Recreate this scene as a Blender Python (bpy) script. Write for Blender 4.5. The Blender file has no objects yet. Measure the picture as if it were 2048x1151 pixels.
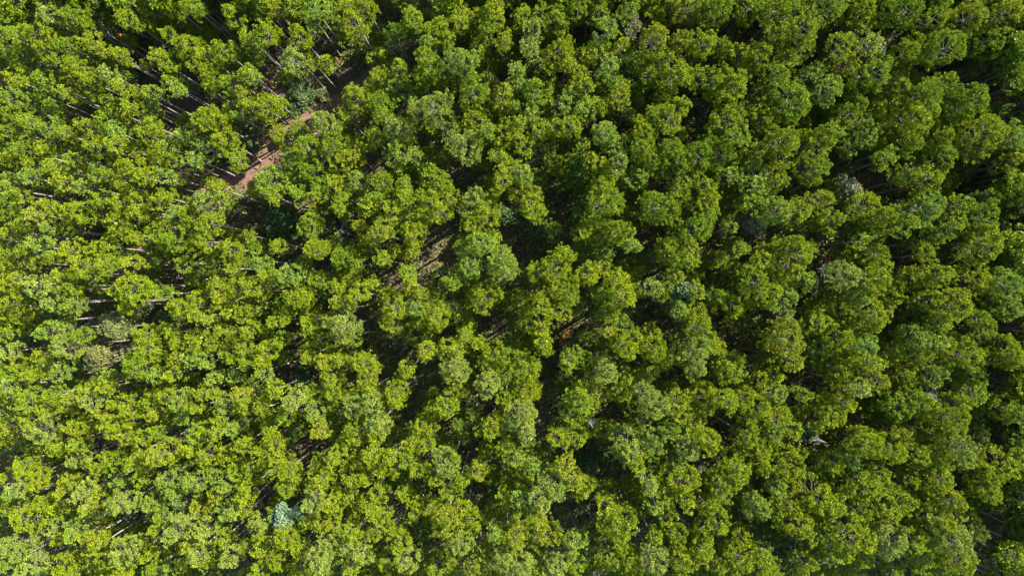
import bpy, math, random
import numpy as np

rng = np.random.default_rng(7)
random.seed(7)
scene = bpy.context.scene
COL = scene.collection

# ------------------------------------------------------------------ camera
CAM_H = 82.0
LENS, SENSOR = 28.0, 36.0
IMG_W, IMG_H = 2048.0, 1151.0


def width_at(z):
    return (CAM_H - z) * SENSOR / LENS


def ground_xy(px, py, z=0.0):
    k = width_at(z) / IMG_W
    return (px - IMG_W / 2) * k, (IMG_H / 2 - py) * k


cam_data = bpy.data.cameras.new('camera')
cam_data.lens, cam_data.sensor_width = LENS, SENSOR
cam_data.clip_end = 3000.0
cam = bpy.data.objects.new('camera', cam_data)
cam.location = (0, 0, CAM_H)
COL.objects.link(cam)
scene.camera = cam

# ------------------------------------------------------------------ light
SUN_AZ = math.radians(32.0)      # from +x towards +y
SUN_EL = math.radians(37.0)
world = bpy.data.worlds.new('World')
scene.world = world
world.use_nodes = True
nt = world.node_tree
sky = nt.nodes.new('ShaderNodeTexSky')
sky.sky_type = 'NISHITA'
sky.sun_disc = False
sky.sun_elevation = SUN_EL
sky.sun_rotation = math.pi / 2 - SUN_AZ
nt.links.new(sky.outputs[0], nt.nodes['Background'].inputs[0])
nt.nodes['Background'].inputs[1].default_value = 0.15
sl = bpy.data.lights.new('sun', 'SUN')
sl.energy = 5.0
sl.angle = math.radians(0.53)
sl.color = (1.0, 0.945, 0.85)
so = bpy.data.objects.new('sun', sl)
so.rotation_euler = (math.pi / 2 - SUN_EL, 0, SUN_AZ + math.pi / 2)
so.location = (40, 25, 60)
COL.objects.link(so)
scene.view_settings.view_transform = 'Standard'
scene.view_settings.look = 'None'
scene.view_settings.exposure = 2.4
scene.view_settings.gamma = 1.0
scene.cycles.max_bounces = 6
scene.cycles.diffuse_bounces = 3
scene.cycles.transmission_bounces = 3


# ------------------------------------------------------------------ materials
def new_mat(name):
    m = bpy.data.materials.new(name)
    m.use_nodes = True
    n = m.node_tree
    n.nodes.clear()
    out = n.nodes.new('ShaderNodeOutputMaterial')
    return m, n, out


def leaf_mat(name, base, dead, rough=0.5, trans=0.2, var=0.28, spec=0.08, dead_lo=0.62):
    """Foliage: base colour varied by fine noise, a few dead or new tufts, light passing through."""
    m, n, out = new_mat(name)
    geo = n.nodes.new('ShaderNodeNewGeometry')
    no = n.nodes.new('ShaderNodeTexNoise')
    no.inputs['Scale'].default_value = 2.6
    no.inputs['Detail'].default_value = 3.0
    n.links.new(geo.outputs['Position'], no.inputs['Vector'])
    ramp = n.nodes.new('ShaderNodeValToRGB')
    e = ramp.color_ramp.elements
    e[0].position, e[1].position = 0.3, 0.7
    e[0].color = tuple(c * (1 - var) for c in base) + (1,)
    e[1].color = tuple(c * (1 + var) for c in base) + (1,)
    n.links.new(no.outputs['Fac'], ramp.inputs['Fac'])
    n2 = n.nodes.new('ShaderNodeTexNoise')
    n2.inputs['Scale'].default_value = 1.7
    n2.inputs['Detail'].default_value = 2.0
    mp = n.nodes.new('ShaderNodeVectorMath')
    mp.operation = 'ADD'
    mp.inputs[1].default_value = (37.0, 11.0, 5.0)
    n.links.new(geo.outputs['Position'], mp.inputs[0])
    n.links.new(mp.outputs[0], n2.inputs['Vector'])
    r2 = n.nodes.new('ShaderNodeValToRGB')
    r2.color_ramp.elements[0].position = dead_lo
    r2.color_ramp.elements[1].position = dead_lo + 0.14
    r2.color_ramp.elements[0].color = (0, 0, 0, 1)
    r2.color_ramp.elements[1].color = (0.75, 0.75, 0.75, 1)
    n.links.new(n2.outputs['Fac'], r2.inputs['Fac'])
    mix = n.nodes.new('ShaderNodeMix')
    mix.data_type = 'RGBA'
    n.links.new(r2.outputs['Color'], mix.inputs[0])
    n.links.new(ramp.outputs['Color'], mix.inputs[6])
    mix.inputs[7].default_value = tuple(dead) + (1,)
    n3 = n.nodes.new('ShaderNodeTexNoise')
    n3.inputs['Scale'].default_value = 0.42
    n3.inputs['Detail'].default_value = 1.5
    n.links.new(geo.outputs['Position'], n3.inputs['Vector'])
    r3 = n.nodes.new('ShaderNodeValToRGB')
    r3.color_ramp.elements[0].position, r3.color_ramp.elements[1].position = 0.34, 0.66
    r3.color_ramp.elements[0].color = (0.82, 0.90, 1.0, 1)
    r3.color_ramp.elements[1].color = (1.0, 0.96, 0.80, 1)
    n.links.new(n3.outputs['Fac'], r3.inputs['Fac'])
    drift = n.nodes.new('ShaderNodeMix')
    drift.data_type, drift.blend_type = 'RGBA', 'MULTIPLY'
    drift.inputs[0].default_value = 1.0
    n.links.new(mix.outputs[2], drift.inputs[6])
    n.links.new(r3.outputs['Color'], drift.inputs[7])
    mix = drift
    p = n.nodes.new('ShaderNodeBsdfPrincipled')
    p.inputs['Roughness'].default_value = rough
    p.inputs['Specular IOR Level'].default_value = spec
    n.links.new(mix.outputs[2], p.inputs['Base Color'])
    t = n.nodes.new('ShaderNodeBsdfTranslucent')
    n.links.new(mix.outputs[2], t.inputs['Color'])
    ms = n.nodes.new('ShaderNodeMixShader')
    ms.inputs[0].default_value = trans
    n.links.new(p.outputs[0], ms.inputs[1])
    n.links.new(t.outputs[0], ms.inputs[2])
    n.links.new(ms.outputs[0], out.inputs['Surface'])
    return m


def bark_mat(name, a, b):
    m, n, out = new_mat(name)
    geo = n.nodes.new('ShaderNodeNewGeometry')
    no = n.nodes.new('ShaderNodeTexNoise')
    no.inputs['Scale'].default_value = 3.0
    no.inputs['Detail'].default_value = 4.0
    n.links.new(geo.outputs['Position'], no.inputs['Vector'])
    ramp = n.nodes.new('ShaderNodeValToRGB')
    ramp.color_ramp.elements[0].position, ramp.color_ramp.elements[1].position = 0.35, 0.65
    ramp.color_ramp.elements[0].color = tuple(a) + (1,)
    ramp.color_ramp.elements[1].color = tuple(b) + (1,)
    n.links.new(no.outputs['Fac'], ramp.inputs['Fac'])
    p = n.nodes.new('ShaderNodeBsdfPrincipled')
    p.inputs['Roughness'].default_value = 0.9
    n.links.new(ramp.outputs['Color'], p.inputs['Base Color'])
    n.links.new(p.outputs[0], out.inputs['Surface'])
    return m


HUES = 'gylYpd'
PINE = {
    'g': leaf_mat('pine_needles_green', (0.108, 0.157, 0.007), (0.15, 0.14, 0.016)),
    'y': leaf_mat('pine_needles_yellow_green', (0.132, 0.170, 0.006), (0.18, 0.15, 0.014)),
    'l': leaf_mat('pine_needles_light_green', (0.126, 0.180, 0.018), (0.15, 0.17, 0.030)),
    'Y': leaf_mat('pine_needles_yellow', (0.142, 0.168, 0.009), (0.175, 0.165, 0.014), dead_lo=0.60),
    'p': leaf_mat('pine_needles_pale', (0.140, 0.178, 0.024), (0.20, 0.18, 0.03)),
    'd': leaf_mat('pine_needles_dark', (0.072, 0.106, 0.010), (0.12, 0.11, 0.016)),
}
LIMB = bark_mat('limb_bark', (0.036, 0.034, 0.013), (0.072, 0.064, 0.030))
BARK = bark_mat('pine_bark', (0.085, 0.070, 0.060), (0.200, 0.170, 0.150))
DEADWOOD = bark_mat('bare_wood', (0.06, 0.052, 0.046), (0.13, 0.112, 0.10))


# ------------------------------------------------------------------ mesh helpers
class Geo:
    """Collects quads / triangles with material indices; builds ONE mesh."""

    def __init__(self):
        self.v, self.f, self.m, self.n = [], [], [], 0

    def add(self, verts, faces, mat=0):
        verts = np.asarray(verts, np.float32).reshape(-1, 3)
        faces = np.asarray(faces, np.int32)
        self.v.append(verts)
        self.f.append(faces + self.n)
        self.m.append(np.full(len(faces), mat, np.int32))
        self.n += len(verts)

    def merge(self, other, loc, rot, scale, matmap):
        c, s = math.cos(rot), math.sin(rot)
        R = np.array([[c, -s, 0], [s, c, 0], [0, 0, 1]], np.float32)
        for v, f, m in zip(other.v, other.f, other.m):
            self.v.append(((v * np.float32(scale)) @ R.T + np.asarray(loc, np.float32)).astype(np.float32))
            self.f.append(f + self.n)
            self.m.append(np.array([matmap[int(m[0])]] * len(m), np.int32))
        self.n += other.n

    def mesh(self, name, mats):
        me = bpy.data.meshes.new(name)
        v = np.concatenate(self.v)
        counts = np.concatenate([np.full(len(f), f.shape[1], np.int32) for f in self.f])
        loops = np.concatenate([f.ravel() for f in self.f])
        starts = np.concatenate([[0], np.cumsum(counts)[:-1]]).astype(np.int32)
        me.vertices.add(len(v))
        me.vertices.foreach_set('co', v.ravel())
        me.loops.add(len(loops))
        me.loops.foreach_set('vertex_index', loops)
        me.polygons.add(len(counts))
        me.polygons.foreach_set('loop_start', starts)
        me.polygons.foreach_set('material_index', np.concatenate(self.m))
        for m in mats:
            me.materials.append(m)
        me.update(calc_edges=True)
        return me


def tube(g, pts, radii, sides=4, mat=0):
    pts = np.asarray(pts, float)
    n = len(pts)
    rings = []
    for i in range(n):
        d = pts[min(i + 1, n - 1)] - pts[max(i - 1, 0)]
        d = d / (np.linalg.norm(d) + 1e-9)
        a = np.cross(d, (0.31, 0.93, 0.17) if abs(d[1]) < 0.9 else (1, 0, 0))
        a /= np.linalg.norm(a) + 1e-9
        b = np.cross(d, a)
        ang = np.arange(sides) * 2 * math.pi / sides
        rings.append(pts[i] + radii[i] * (np.cos(ang)[:, None] * a + np.sin(ang)[:, None] * b))
    faces = []
    for i in range(n - 1):
        for s in range(sides):
            t = (s + 1) % sides
            faces.append((i * sides + s, i * sides + t, (i + 1) * sides + t, (i + 1) * sides + s))
    g.add(np.concatenate(rings), faces, mat)


def unit(v):
    return v / (np.linalg.norm(v, axis=-1, keepdims=True) + 1e-9)


def tufts(g, pos, axis, size, n, r, wid=0.30, mat=0):
    """Needle tufts: sprays of slim kites that leave the shoot, lean outwards and overlap like a pompom."""
    P = len(pos)
    d = unit(r.normal(size=(P, n, 3)) + axis[:, None, :] * 0.95)
    tang = unit(np.cross(d, r.normal(size=d.shape)))
    tilt = r.uniform(0.1, 0.85, (P, n, 1))
    e = unit(d * np.cos(tilt) * 0.9 + tang * np.sin(tilt) + axis[:, None, :] * 0.25)
    S = size[:, None, None]
    L = S * r.uniform(0.55, 1.05, (P, n, 1))
    w = unit(np.cross(e, d)) * (S * wid * 0.5 * r.uniform(0.6, 1.2, (P, n, 1)))
    base = pos[:, None, :] + d * S * 0.36
    mid = base + e * L * 0.5
    tip = base + e * L
    tip[..., 2] -= size[:, None] * 0.08
    v = np.stack([base, mid - w, tip, mid + w], axis=2).reshape(-1, 3)
    f = np.arange(P * n * 4).reshape(-1, 4)
    g.add(v, f, mat)


def pine_parts(R, depth, top, seed, ntuft=46, tuft=0.25, rtrunk=0.11, wid=0.35):
    """(trunk Geo with its limbs, crown Geo). The crown centre sits on the z axis; base at z = 0."""
    r = np.random.default_rng(seed)
    tg, cg = Geo(), Geo()
    bend = r.normal(0, 0.10, 2)
    zs = np.array([-0.15, top * 0.3, top * 0.62, top - depth * 0.8, top - depth * 0.35, top - 0.2])
    off = np.array([0.0, 0.8, 1.0, 0.5, 0.2, 0.1])
    pts = np.stack([bend[0] * off, bend[1] * off, zs], 1)
    rad = rtrunk * np.array([1.25, 1.0, 0.85, 0.65, 0.42, 0.12])
    tube(tg, pts[:4], rad[:4], 6)
    tube(tg, pts[3:], rad[3:], 6, 1)
    pos, axs, siz = [], [], []
    ph = r.uniform(0, 6.28, 3)
    am = r.uniform(0.12, 0.34, 3)

    def lobe(a, t):
        return 1 + am[0] * math.sin(a + ph[0]) + am[1] * math.sin(2 * a + ph[1] + 2 * t) + am[2] * math.sin(3 * a + ph[2] - 3 * t)

    nbr = int(round((10 + 18 * (R / 1.1) ** 1.8) * (depth / 3.2) ** 0.6))
    golden = 2.39996
    for k in range(nbr):
        t = ((k + 0.4) / nbr) ** 0.85
        a = k * golden + r.normal(0, 0.35)
        prof = math.sqrt(max(0.0, 1 - (1 - min(t * 1.3, 1)) ** 2)) * (1.0 if t < 0.6 else 1.0 - 0.9 * (t - 0.6))
        ln = max(0.12, R * prof * lobe(a, t) * r.uniform(0.7, 1.08))
        z = top - depth * t * 0.9 + r.normal(0, 0.2)
        u = np.array([math.cos(a), math.sin(a), 0.0])
        e = u * ln + np.array([0, 0, z])
        st = np.array([0, 0, z - 0.35 * ln - 0.15])
        m = st * 0.5 + e * 0.5 + np.array([0, 0, -0.08 * ln])
        if ln > 0.3 and t > 0.22:
            tube(tg, [st, m, e], [0.032, 0.024, 0.011], 3, 1)
        # a clump of tufts closes the limb: the tip and its side shoots
        up = unit(u * 0.55 + np.array([0, 0, 0.9]))
        pos.append(e + up * 0.06); axs.append(up); siz.append(tuft * r.uniform(0.9, 1.15))
        ns = int(r.integers(4, 9)) + int(ln > 0.7) + int(ln > 1.1)
        for q in range(ns):
            w = r.uniform(0.62, 1.05)
            side = np.array([-u[1], u[0], 0]) * r.normal(0, 0.17 + 0.09 * ln)
            c = m * (1 - w) + e * w + side + np.array([0, 0, r.uniform(-0.05, 0.34)])
            pos.append(c)
            axs.append(unit(u * 0.35 + side * 0.9 + np.array([0, 0, 0.85])))
            siz.append(tuft * r.uniform(0.65, 1.05))
            if r.random() < 0.35 and ln > 0.5:
                tube(tg, [m, c], [0.014, 0.007], 3, 1)
    for q in range(int(4 + 7 * R)):
        a, rad = r.uniform(0, 6.28), 0.5 * R * math.sqrt(r.random())
        pos.append(np.array([math.cos(a) * rad, math.sin(a) * rad, top - 0.05 - 0.55 * (rad / R) ** 2 * depth * 0.5 - r.uniform(0, 0.2)])); axs.append(unit(np.array([math.cos(a) * rad, math.sin(a) * rad, 0.9]))); siz.append(tuft * r.uniform(0.8, 1.1))
    tufts(cg, np.array(pos), np.array(axs), np.array(siz), ntuft, r, wid)
    return tg, cg


# ------------------------------------------------------------------ crowns read off the photograph
# tile origin (px), then "x,y,r,hue" in thirds of a pixel inside that tile
TILES = [
((0, 0), """40,110,60,l 290,100,65,p 450,110,80,g 100,220,55 210,210,90 260,300,60,g 420,290,80,g 560,260,60 160,320,60,g
70,600,80,l 90,680,60 480,420,80 550,490,80 650,440,50,p 740,530,50 830,560,40 920,560,65,l 790,650,50 300,770,80,l
190,740,55,g 20,780,40 260,480,55 750,350,60 980,370,65 1110,140,75 1060,70,55 1160,40,60,g 760,120,55 860,180,60
1010,210,40 1340,300,75 1130,290,80 1270,450,75 1180,410,55 1400,100,70 1470,40,50 1240,680,100 1330,740,80
1350,860,90 1170,960,60 1430,980,55 1470,570,60 1440,700,30 570,880,65 450,960,60 280,900,55 820,890,75 790,1000,80
960,970,65 990,890,50 680,860,50 590,1020,50,g 640,1060,70,g 120,900,60,g 200,990,50 330,1010,50 80,1120,70,l
380,1090,55 500,1120,50 930,760,55 640,700,60,g 700,780,50 510,740,60 330,640,50 270,580,45 1060,560,50 1030,500,45
1070,1080,40 1000,1050,45 860,1060,50 740,1110,50 640,300,45 520,150,45 30,300,50,g 90,480,55 150,420,50 40,960,60
170,1060,50 620,60,45,d 700,40,45,d 360,370,45,g 400,560,45 470,610,45 400,800,45 1100,830,50 1210,870,40
1250,550,45 1380,500,55 1490,450,50 1500,240,50 1500,660,50 1335,1125,45 900,640,50,l 880,400,35,d 320,220,45 20,200,45,l
540,60,45,d 1230,330,50 1320,400,50 870,800,45 1060,960,40"""),
((512, 0), """250,40,65,g 370,60,65,g 350,125,50,g 120,60,60 40,30,35 70,200,70 270,220,80 20,280,50 585,130,80,Y 560,40,55
670,50,70 640,200,80 720,230,70 800,120,80,g 840,190,50,g 610,270,55 620,350,30 945,110,65 1060,200,80 1150,240,45
1030,260,40 1240,130,60 1310,120,50 1420,100,80 1400,200,70,g 1490,250,50 1440,30,50 215,360,85,p 340,450,85
480,390,55 490,470,60 340,370,35 30,460,50 60,650,80 140,630,45 385,700,80,p 250,770,55 530,690,45 160,840,70
620,570,80 730,470,70 850,530,80,l 860,410,55 730,620,70,g 690,700,80,d 770,690,60,g 1010,370,80,g 1000,470,80,g
1100,430,65,g 1250,390,110,l 1290,540,95,g 1060,650,115,p 1300,720,80 1390,780,50,l 1230,880,100,p 1330,850,60,g
850,780,80,p 850,900,85,l 720,820,60 960,940,60,g 930,840,50 1490,560,60 1440,640,50 1510,660,50 1500,800,60
1470,870,60 1480,960,60 1480,1060,60 1340,320,60,g 1480,340,40,d 300,880,80,g 470,880,90,g 540,960,80 610,950,60
240,980,80,g 330,1030,80,g 80,1080,90,l 610,1080,80,l 750,1090,70,g 890,1110,55,g 1050,1050,60,g 1110,1110,70,g
490,1090,60 390,1130,50 1130,950,60,d 960,40,35,d 470,130,45,d 1110,160,45 1370,400,40,d 1400,480,40,d"""),
((1024, 0), """60,120,70 170,80,50,g 275,140,75 130,200,75,p 120,290,60,p 400,50,70,g 520,60,60,g 690,60,60,g 840,70,75
1060,60,90,Y 960,60,70 1210,60,80,g 1280,20,50,g 1430,50,80 1510,60,40 580,180,65 870,230,85,Y 1010,240,60,Y
660,290,70 540,300,55,g 280,310,85 460,340,70 590,420,70,l 740,390,55,g 330,390,45 400,460,70 440,520,60 150,540,80,g
30,500,60,l 210,620,50 310,620,55,l 420,660,75,l 520,640,45 640,560,65,g 110,680,45,l 20,640,30 970,450,115
830,450,55 1160,250,75 1260,300,60,g 1360,340,85 1190,480,90,g 1330,510,95 1270,580,60 1490,340,70 1480,530,70,d
980,680,95 850,700,50,g 840,620,40,d 1310,720,90,g 1490,720,80 1340,810,60,g 800,800,85 560,800,75,l 610,860,70,l
160,790,70 40,740,60 260,760,60 370,760,65 60,860,60 50,1040,75,l 170,900,85,d 760,890,80,g 640,970,65,p 830,970,80,g
940,910,80,g 1010,970,70 1120,930,100,g 1270,930,85,g 1430,1000,80,l 1470,900,60 900,1050,50,l 760,1060,80,l
560,1100,75 410,1040,70,d 1000,1110,70,g 1170,1120,50 1300,1050,60,g 1450,1110,70,l 690,680,45,d 360,560,50
760,620,45,d 240,440,50,g 1080,400,45,d 1330,150,55,d 540,1000,50 470,960,50 700,450,45,d 560,500,50,g 30,420,45,l"""),
((1536, 0), """60,70,80,g 200,170,90,Y 70,190,60 220,290,60 370,60,90,g 560,70,90 690,60,80,g 830,60,80,g 1000,20,60,g
980,120,80 1220,110,90,Y 1420,80,90,Y 1320,60,50 540,200,45,p 430,270,70 640,260,45,p 830,320,85 1080,290,95,g
950,280,50,g 1300,260,80,g 1460,280,80,l 1480,380,70,g 110,370,70 240,460,70,l 370,540,75,l 40,450,70,g 470,410,70
620,440,95,g 560,530,60 760,550,85 940,570,90,g 1060,500,70,g 1210,590,110,g 1130,650,80,g 130,610,125,g 650,660,60
500,670,80,g 560,820,100,l 850,720,130 830,860,100,g 1030,830,80 1030,940,90,g 1290,800,110 1440,830,90,l
90,870,100 300,860,110 380,790,50 280,1000,85,g 50,1080,60 960,1080,75 850,1050,60,g 1190,950,100,d 1470,440,60,g
1440,1120,60 1190,1090,60,d 700,170,50,d 860,200,50,d 260,60,50,d 1130,40,50,d 160,60,50,g 320,650,50,d 1400,560,50,d
1450,960,60,g 700,950,60,g 1420,680,50,d 1330,340,60,d 1230,400,50,d 350,350,45,d 500,300,40,d"""),
((0, 384), """60,60,60 140,20,50 60,150,60 230,130,70 300,80,50 450,110,80 540,160,50 400,220,55 610,50,60 720,160,70 760,240,65
830,280,45 250,320,70,l 160,350,50 40,370,60 1240,60,105,p 1150,150,75 1060,130,60,l 1250,190,80 1060,280,90,g
1240,300,80 1380,340,75 1230,400,70 1020,330,60 1110,430,50,g 800,420,50 430,360,70 500,430,70 600,340,60 660,330,50
630,440,60 560,490,55 790,560,120 830,650,55 770,690,50 990,610,45 920,570,40 220,560,70,p 110,520,50 380,500,55
440,570,60 340,660,90,l 460,660,60 60,680,70 130,730,60 60,780,60 290,840,80,l 400,940,80,p 490,860,50 880,850,70
1090,700,75 1040,840,50 1180,640,50 1410,590,70 1310,560,60 1250,760,50 1440,740,55 1500,840,55 1270,900,60 1080,900,55
830,1040,105,g 1150,1000,55 1240,1020,50 1390,980,65 1340,830,45 1330,640,50 1500,560,50 1400,850,45 250,970,50
310,1010,60 370,1080,60,l 150,1020,60 60,960,70,p 70,1080,60 230,1080,50 660,1110,50 1040,1090,50 1300,1110,55
1420,1090,50 1490,1020,45 40,560,45 70,240,50 40,450,50 1500,260,30 950,1100,60 720,60,50 850,40,50 830,120,50
900,120,50 960,60,45 1000,30,50 520,90,45 150,200,45 300,220,45 220,430,45 330,400,45 700,420,45 560,350,45
1170,860,45 1200,940,45 1070,1000,45 960,980,45 880,950,60 1380,720,45 1180,740,45 1460,920,45 1500,700,40
20,860,45 190,1100,45 470,500,45 520,560,40,g 580,470,40 950,400,45,d 1300,500,50,d 1400,460,45 960,280,50,g"""),
((512, 384), """120,40,65 240,10,50 370,30,55 510,20,45 125,175,38 375,200,80,g 500,100,40 680,70,65 810,100,60 620,200,50
760,240,75,Y 950,240,85 840,350,40 360,340,75 520,390,75,g 600,430,45,g 780,430,45 910,480,60 930,540,45 40,420,55,l
130,320,40 200,500,85,l 40,600,55 250,640,90 380,530,60 610,620,65 480,660,40 580,520,45 700,550,45 490,560,40
830,700,110 960,690,55 870,830,65,d 1090,760,95 1080,630,50 1380,640,85 1050,40,80 1110,110,70 1300,60,90,p
1370,150,90 1290,200,70 1340,300,80,l 1290,440,85,l 1500,420,95,l 1220,320,60,g 520,800,100,p 370,870,70,g 580,870,50
130,770,55 170,890,50 60,950,70 40,820,40 80,1080,50 310,990,40 410,1010,45 510,1010,60 450,1110,80 640,1030,80
660,1110,70 1020,950,65 1140,940,60 1200,960,40 920,1060,45 1200,1050,90,p 1250,850,40 1420,970,85 1330,900,40
1490,1000,50 1400,1080,50 720,30,45 900,40,50 310,780,45 320,820,45 60,500,45 180,720,40,g 440,760,45 720,880,40,d
990,130,45,g 1180,60,55 930,360,45 650,280,40 1180,540,40,g 1210,470,40,g 1060,540,40,d 40,1010,45 220,700,45
560,690,40 1000,620,40 920,900,40,d 1510,880,40,d 300,620,50 1180,700,45,d"""),
((1024, 384), """110,90,80 40,440,80,l 560,70,95,g 440,60,60,d 870,80,100,g 1170,70,75 1010,30,50 1420,60,70,g 1300,80,45,d
1500,90,40,g 480,180,60 570,260,85 650,230,80 700,300,55 430,250,50 560,360,50 1110,220,85,g 1060,320,60 1310,210,45,l
1290,290,75,l 940,330,75 960,410,55 840,390,60,d 1150,460,75 1070,420,40 990,500,45 240,460,110 460,500,70 330,600,80,g
610,520,60 170,700,120 60,650,50 270,720,60 180,830,60 670,640,80 570,720,80,g 730,600,40 850,570,65,p 910,620,35
1110,600,50 1310,670,85 1240,620,50,g 1480,420,75 1470,550,80,g 1500,640,60 1100,730,65 1140,830,80 1060,740,40
1250,390,30 850,840,50 680,920,90 590,850,40 850,960,80 900,1010,60 830,1070,60 1100,960,80,p 1180,930,50 1300,1050,75
1110,1070,60,l 60,1050,95 200,950,55 350,1010,60 570,1060,75,p 490,1120,45 680,1120,50 1480,1110,60 1240,930,32
1380,980,40,d 900,700,50,d 720,130,50,d 790,180,45,d 960,170,45,g 500,830,50,d 1000,700,50,g 370,530,55 120,400,40
330,380,50 260,240,50,d 1180,140,50,g 1380,340,35,g 1410,470,45,g 250,590,50 1390,760,50,d 960,880,40,d 1450,960,45,d
530,620,40,g 400,700,40,d 430,840,40,d"""),
((1536, 384), """60,120,85,l 200,120,65 320,50,60 390,170,70 300,180,40 590,100,90 700,150,80 620,200,60 930,110,105,l 1100,200,70,g
1270,130,110,g 1160,60,70,g 1290,300,95 1190,330,60,d 160,370,115 50,490,65 220,520,50 110,640,75,l 20,590,50
670,360,60 680,440,50 460,520,95,p 650,540,75 750,600,55 690,660,60 440,690,60 620,740,95 560,650,40 900,500,70
1030,490,75 940,370,45 980,640,70 870,700,90,d 1110,690,95 1240,540,95 1410,560,90,l 1450,700,80,l 1340,640,80,g
1250,740,60,g 1310,800,60 310,780,75 420,870,80 330,910,60,g 560,920,75,l 100,880,105,Y 140,1010,70 620,1020,55
740,940,85 880,870,75,l 1000,900,70 400,1060,105,g 480,1010,45 1170,980,100 1050,920,60 1430,970,90 1500,1010,40
980,1080,80,l 820,1090,60 660,1120,60 40,1100,40 1240,1120,60 1450,60,80,d 1400,210,40,d 560,290,40 800,340,45,d
1000,280,45,g 830,190,55,g 340,620,45,d 1040,790,55 960,760,50,g 240,850,45,d 900,980,60,g 1330,900,45,d 1490,360,45,d
1490,880,45,d 550,560,40,g 30,700,40,g 480,790,45,g 470,240,45,d"""),
((0, 768), """60,80,60 170,110,70 70,260,70 250,270,105,p 190,200,65 410,130,60 470,80,60 550,90,70,p 640,20,50 700,110,60
690,250,80 770,310,60 780,150,60 870,160,60 530,240,80 450,250,50 370,380,55 480,350,60 480,440,75,p 590,450,60
740,440,70,g 740,570,60,l 850,400,50 980,430,90,Y 870,320,60 960,290,45 1080,100,75,l 1120,200,50 1160,270,60
1240,280,60 1360,110,80,p 1450,60,60 1480,130,50 1470,350,55 1390,270,50 1150,380,55 1250,430,70 1350,430,50
1180,580,80,l 1010,560,80,l 1060,650,60,l 870,530,65 430,570,70 400,630,50 520,640,75,p 620,640,50 730,720,85,p
930,700,80,l 990,780,70,l 220,590,60 100,630,70,p 170,790,120 270,720,55 370,740,55 350,860,60,p 470,880,90,l
530,740,60 80,960,110,p 60,1060,80,l 200,1080,70,p 400,1080,80 570,890,70 600,960,60 740,1010,100,p 620,1060,70
760,1100,60 1060,880,95,p 1140,960,60 1200,1010,70,p 1250,860,70,p 1200,720,60 1400,760,70,l 1360,590,80,l 1490,620,55
1470,680,50 1390,1030,80,p 1350,920,55 1470,960,40 1120,1060,50 1040,1090,40 900,1020,45 950,850,50 130,450,60
160,520,50 40,20,50 280,130,60 1500,490,50 870,970,30 250,530,50 540,30,50 330,60,50 1000,60,45 930,60,50 1210,50,45
1290,60,45 1330,200,50 620,170,45 940,180,45 330,480,45,d 630,520,50,d 1300,300,45 1420,500,55 1260,1060,45
1480,760,40 810,480,45 1300,660,50 60,330,55 300,360,50 20,740,50 120,740,50 60,540,45 680,1110,50 930,1100,50,g
310,790,45 900,110,45 1180,140,45 340,930,50 520,1010,55 450,1130,50 150,60,45 1290,510,50,l 640,640,40 20,180,45 550,620,45"""),
((512, 768), """40,130,50 120,30,50 230,80,70,p 350,160,75,l 480,40,80 480,110,60 600,140,80,p 690,110,60,p 690,40,75 870,80,85
600,210,60 740,230,75,p 710,310,50 590,300,70 390,280,55,Y 1000,230,75 1060,140,55 1140,160,85 960,300,50 1010,370,50
1210,20,70 1420,250,80 1380,30,80,p 1500,80,60 1490,370,45 920,430,60 690,420,60 130,440,50 190,510,75 200,620,75
110,330,60 170,190,50 50,470,50 260,270,60,d 370,480,55 480,420,60 390,560,60 570,570,60 740,500,60 840,520,50
730,640,60 620,730,45 480,650,45 460,720,50 330,700,80,p 40,820,75,p 170,900,75 60,900,55 390,840,50 500,860,55
580,890,50 430,950,75,p 400,1040,90,p 540,980,50,p 140,1050,75 20,1110,50 760,780,60 730,880,70 860,950,80 790,1050,65
630,1020,60,p 910,1060,80,p 1130,480,90,p 1190,430,55 1330,500,65 1140,790,80,Y 1150,880,60 1300,830,80 1240,950,80,p
1150,640,65 1010,590,50,d 1280,720,50 1080,1080,80 1320,1080,70,Y 1390,1000,60 1480,1050,90,p 1500,900,60 1430,890,50
1500,680,60 1490,450,50,d 960,700,45 570,1100,50 250,1110,55 30,390,45 540,460,45 620,470,45 560,370,45 650,560,45
480,540,45 660,700,40 560,660,45 330,570,45 90,270,50 40,560,45 890,640,45 820,430,45 960,510,40 600,800,45 700,760,45
1020,500,45 1080,560,50 30,980,50 260,980,45 200,810,35 320,800,45 1180,1040,55 990,880,40,d 450,830,45 1230,560,45
860,850,40 950,780,40 340,380,40,d 250,20,45 330,40,40 780,400,40 1060,330,40,d 1240,300,45,d 1310,180,45,d 1200,240,40,d"""),
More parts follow.
